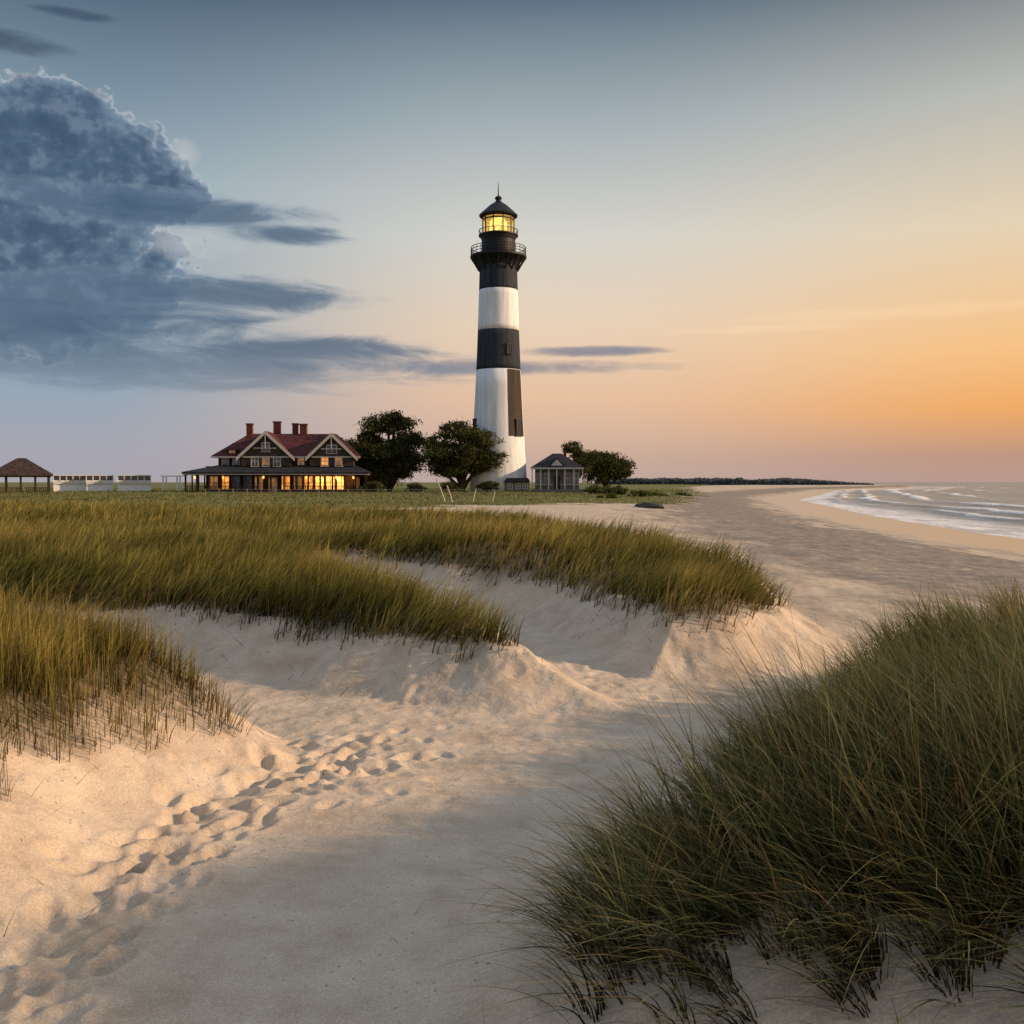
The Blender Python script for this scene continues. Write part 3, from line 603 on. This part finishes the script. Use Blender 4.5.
tree('oak_tree','rounded dark tree to the right of the grey cottage','tree',606,488,205,[(597,463,17,11),(612,468,17,12),(604,457,13,6),(618,474,13,9),(600,474,15,9)],.35,'dark')
sb=[(449,486,158,9,5,'low dark bush left of the lighthouse base under the broad tree'),(487,485,156,11,5,'low dark bush touching the left side of the lighthouse base'),(415,487,158,10,5,'low dark bush between the two big pine trees'),
(375,486,157,9,6,'dark bush at the right end of the house porch'),(595,489,150,10,4.5,'green bush just right of the grey cottage'),(617,490,145,12,5,'green bush below the rounded tree right of the cottage'),(640,493,135,12,4,'olive bush third from the cottage along the lawn edge'),(657,494,150,11,3.5,'low olive bush near the tip of the lawn'),(682,494,160,10,3,'rightmost olive bush at the tip of the lawn'),(607,496,118,9,4,'nearest olive bush on the lawn in front of the cottage')]
for (a_,b_,yd,rx,ry,lb) in sb: tree('shrub',lb,'bush',a_,b_+ry,yd,[(a_,b_+1,rx,ry),(a_-rx*.5,b_+ry*.5,rx*.6,ry*.6),(a_+rx*.55,b_+ry*.5,rx*.6,ry*.6)],.09,'olive' if a_>590 else 'dark',1.2,.15,'foliage','stem',90)
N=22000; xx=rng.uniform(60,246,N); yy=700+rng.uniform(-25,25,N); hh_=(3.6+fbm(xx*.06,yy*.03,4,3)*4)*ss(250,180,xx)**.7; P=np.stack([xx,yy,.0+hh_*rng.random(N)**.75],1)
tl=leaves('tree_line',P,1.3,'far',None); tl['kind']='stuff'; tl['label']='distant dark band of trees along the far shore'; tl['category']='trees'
# ------------------------------------------------------------ fence, posts, rocks
def ground_at(px,Yd): x=(px-512)*Yd/F; return x,Yd,hz(x,Yd)
fx0,fy0=(205-512)*132/F,132; fx1,fy1=(470-512)*124/F,124
fe=thing('fence','long low weathered rail fence across the lawn in front of the house','fence',((fx0+fx1)/2,128,0))
nP=19
for i in range(nP):
    s=i/(nP-1); x=fx0+(fx1-fx0)*s-(fx0+fx1)/2; y=fy0+(fy1-fy0)*s-128; z=hz(x+(fx0+fx1)/2,y+128); MB().box(x-.06,x+.06,y-.06,y+.06,z-.3,z+.8).build('post',M['wood'],fe)
for h_ in (.4,.7):
    MB().tube([(fx0+(fx1-fx0)*s-(fx0+fx1)/2,fy0+(fy1-fy0)*s-128-.1,hz(fx0+(fx1-fx0)*s,fy0+(fy1-fy0)*s)+h_) for s in np.linspace(0,1,19)],[.04]*19,5).build('rail',M['wood'],fe)
pale=simple('pale_wood',(.45,.39,.33),.8,.15,4,.3)
for (p0,q0,p1,q1,yd,lb) in ((446,504,436,479,95,'pale leaning wooden post, left of the pair in front of the broad tree'),(453,505,447,487,93,'shorter pale leaning post, right of the pair in front of the broad tree'),(472,505,476,491,96,'short pale upright post below the bush left of the lighthouse'),(492,503,495,492,100,'small pale post closest to the lighthouse base')):
    x,y,z=ground_at(p0,yd); dx=(p1-p0)*yd/F; dz=(q0-q1)*yd/F
    o=MB().tube([(0,0,-.2),(dx*.5,.02,dz*.5),(dx,0,dz)],[.08,.07,.055],8).build('wooden_post',pale); o.location=(x,y,z); o['label']=lb; o['category']='post'; o['group']='leaning posts on the lawn'
def rock(px,yd,r,lb):
    x,y,z=ground_at(px,yd); import bmesh
    bm=bmesh.new(); bmesh.ops.create_icosphere(bm,subdivisions=3,radius=r)
    for v in bm.verts:
        n=fbm(np.array([v.co.x*1.7/r+px]),np.array([v.co.y*1.7/r+v.co.z*2/r]),3,9)[0]; v.co*=1+n*.7; v.co.z*=.42
    me=bpy.data.meshes.new('rock'); bm.to_mesh(me); me.materials.append(M['rock']); o=bpy.data.objects.new('rock',me); C.objects.link(o); o.location=(x,y,z+r*.12); o['label']=lb; o['category']='rock'
rock(651,86,1.05,'dark flat rock on the sand at the tip of the lawn')
rock(640,88,.5,'small dark stone beside the left end of the flat rock')
# ------------------------------------------------------------ world
w=bpy.data.worlds.new('World'); bpy.context.scene.world=w; w.use_nodes=True; t=NT(w.node_tree)
out=t.n('ShaderNodeOutputWorld'); bg=t.n('ShaderNodeBackground'); t.l(bg.outputs[0],out.inputs[0])
tc=t.n('ShaderNodeTexCoord'); sx=t.n('ShaderNodeSeparateXYZ'); t.l(tc.outputs['Generated'],sx.inputs[0]); vx,vy,vz=sx.outputs
U=t.m('ARCTAN2',vx,vy); hyp=t.m('SQRT',t.m('ADD',t.m('MULTIPLY',vx,vx),t.m('MULTIPLY',vy,vy))); V=t.m('DIVIDE',vz,t.m('MAXIMUM',hyp,.05))
Vp=t.m('DIVIDE',V,1.,clamp=True)
pv=lambda py:max(0,(482-py)/995)
def sc(h,f): c=lin(h); return (c[0]*f,c[1]*f,c[2]*f,1)
def rampy(lst): return t.ramp(Vp,[(pv(p),lin(c)) for p,c in lst]+[(.62,sc('#8799ad',1.0)),(1.,sc('#b2bfd0',1.0))])
left=rampy([(482,'#a3a0aa'),(455,'#a09fad'),(400,'#8f9fb0'),(300,'#94a6b2'),(200,'#98aab4'),(120,'#768b9b'),(0,'#3c5268')])
midc=rampy([(482,'#bba29c'),(460,'#c4a697'),(400,'#e2ba9a'),(330,'#e6ccb0'),(240,'#d3d0c6'),(130,'#a3aeb2'),(0,'#55687a')])
right=rampy([(482,'#b3958c'),(458,'#b98f7c'),(415,'#eca45a'),(360,'#f4bd7c'),(250,'#e2ceae'),(130,'#b5b6ae'),(0,'#55636e')])
f1=t.mr(U,-.42,.02); f2=t.mr(U,0.05,.5)
sky=t.mix(f2,t.mix(f1,left,midc),right)
def ell(px,py,rx,ry):
    u=(px-512)/F; az=math.atan(u); s=math.cos(az); v=(482-py)/F*s
    a=rx/F*s*s; b_=ry/F*s
    q1=t.m('DIVIDE',t.m('SUBTRACT',U,az),a); q2=t.m('DIVIDE',t.m('SUBTRACT',V,v),b_)
    return t.m('SUBTRACT',1.,t.m('MULTIPLY_ADD',q1,q1,t.m('MULTIPLY',q2,q2)))
def un(l,op='SMOOTH_MAX'):
    r=l[0]
    for q in l[1:]:
        r=t.m(op,r,q,.35) if op=='SMOOTH_MAX' else t.m(op,r,q)
    return r
cum=un([ell(10,165,150,90),ell(118,180,80,66),ell(60,120,75,42),ell(-20,255,250,105),ell(165,195,50,34)])
tong=un([ell(170,210,180,20),ell(190,293,205,22),ell(285,236,74,14),ell(60,325,280,42),ell(150,364,340,32),ell(310,352,150,18)])
thin=un([ell(470,368,215,9),ell(590,352,85,6),ell(20,48,70,14),ell(75,20,50,7)],'MAXIMUM')
def bill(ox,oy):
    v1=t.comb(t.m('MULTIPLY_ADD',U,10.,ox),t.m('MULTIPLY_ADD',V,12.,oy),0.)
    nz=t.noise(v1,1.3,7,.62,.15,'2D'); s=None
    for sc_,am in ((2.6,1.),(5.6,.6),(12.,.32)):
        q=t.m('MULTIPLY',t.m('ABSOLUTE',t.m('SUBTRACT',t.noise(v1,sc_,1,.4,0,'2D'),.5)),am)
        s=q if s is None else t.m('ADD',s,q)
    return nz,s
nb,bil=bill(0,0); nb2,bil2=bill(.14,.18)
v2=t.comb(t.m('MULTIPLY',U,6.),t.m('MULTIPLY_ADD',V,26.,3.3),0.); ns=t.noise(v2,1.7,8,.64,.4,'2D')
h0=t.m('ADD',nb,t.m('MULTIPLY',bil,1.5)); h1=t.m('ADD',nb2,t.m('MULTIPLY',bil2,1.5))
dcum=t.m('ADD',t.m('MULTIPLY',cum,1.9),t.m('MULTIPLY',t.m('SUBTRACT',h0,.80),1.9))
rel=t.m('SUBTRACT',h0,h1)
dton=t.m('ADD',tong,t.m('MULTIPLY',t.m('SUBTRACT',ns,.48),2.1)); dthi=t.m('ADD',thin,t.m('MULTIPLY',t.m('SUBTRACT',ns,.5),1.8))
ac=t.mr(dcum,0.,.34); at_=t.m('MULTIPLY',t.mr(dton,-.15,.95),t.mr(V,.065,.135,.5,1.)); ah=t.mr(dthi,-.1,1.1,0,.85)
cc=t.ramp(t.m('DIVIDE',dcum,3.,clamp=True),[(0,lin('#d2d0cc')),(.08,lin('#b0b7be')),(.17,lin('#778a9c')),(.36,lin('#4a6078')),(1,lin('#3a5069'))])
cc=t.mix(t.mr(rel,-.05,.45,0,.42),cc,lin('#8495a7')); cc=t.mix(t.mr(rel,.05,-.45,0,.5),cc,lin('#2c4058'))
ct=t.ramp(t.m('DIVIDE',dton,2.,clamp=True),[(0,lin('#8f9ca9')),(.25,lin('#5b7087')),(.6,lin('#435a73')),(1,lin('#3b516a'))])
ct=t.mix(t.mr(V,.15,.06,0,.45),ct,lin('#7a8ba0'))
sky=t.mix(ah,sky,t.mix(t.mr(V,.2,.4),lin('#75798a'),lin('#3a4b5f'))); sky=t.mix(ac,sky,cc); sky=t.mix(t.m('MULTIPLY',at_,.88),sky,ct)
gap=t.m('MULTIPLY',t.mr(t.m('ADD',un([ell(205,243,60,24),ell(188,158,20,18)],'MAXIMUM'),t.m('MULTIPLY',t.m('SUBTRACT',nb,.5),2.4)),0.,1.2,0.,.5),t.m('SUBTRACT',1.,t.m('MULTIPLY',at_,.9)))
sky=t.mix(gap,sky,lin('#c4c5c4'))
wis=t.mr(t.m('ADD',un([ell(910,312,190,9),ell(760,330,120,5)],'MAXIMUM'),t.m('MULTIPLY',t.m('SUBTRACT',ns,.5),2.)),0.,1.2,0.,.28)
sky=t.mix(wis,sky,lin('#ffdcae'))
nk=t.n('ShaderNodeTexSky',sky_type='NISHITA'); nk.sun_disc=False; nk.sun_elevation=R(18.5); nk.sun_rotation=R(94)
sky=t.mix(1.,sky,t.mix(1.,nk.outputs[0],(.008,.008,.008,1),'MULTIPLY'),'ADD')
t.l(sky,bg.inputs[0]); bg.inputs[1].default_value=1.0
w.cycles.sampling_method='MANUAL'; w.cycles.sample_map_resolution=256
sd=bpy.data.lights.new('sun','SUN'); sd.energy=5.0; sd.angle=R(1.2); sd.color=(1,.69,.42); so=bpy.data.objects.new('sun',sd); C.objects.link(so)
az=R(94); el=R(18.5); dv=Vector((math.sin(az)*math.cos(el),math.cos(az)*math.cos(el),math.sin(el))); so.rotation_euler=dv.to_track_quat('Z','Y').to_euler()
cd=bpy.data.cameras.new('camera'); cd.lens=35; cd.sensor_width=36; cd.clip_end=60000; cd.clip_start=.05; cam=bpy.data.objects.new('camera',cd); C.objects.link(cam)
cam.location=(0,0,EYE); cam.rotation_euler=(R(90)-math.atan(30/F),0,0); bpy.context.scene.camera=cam
bpy.context.scene.view_settings.view_transform='Standard'; bpy.context.scene.view_settings.look='None'; bpy.context.scene.view_settings.exposure=0
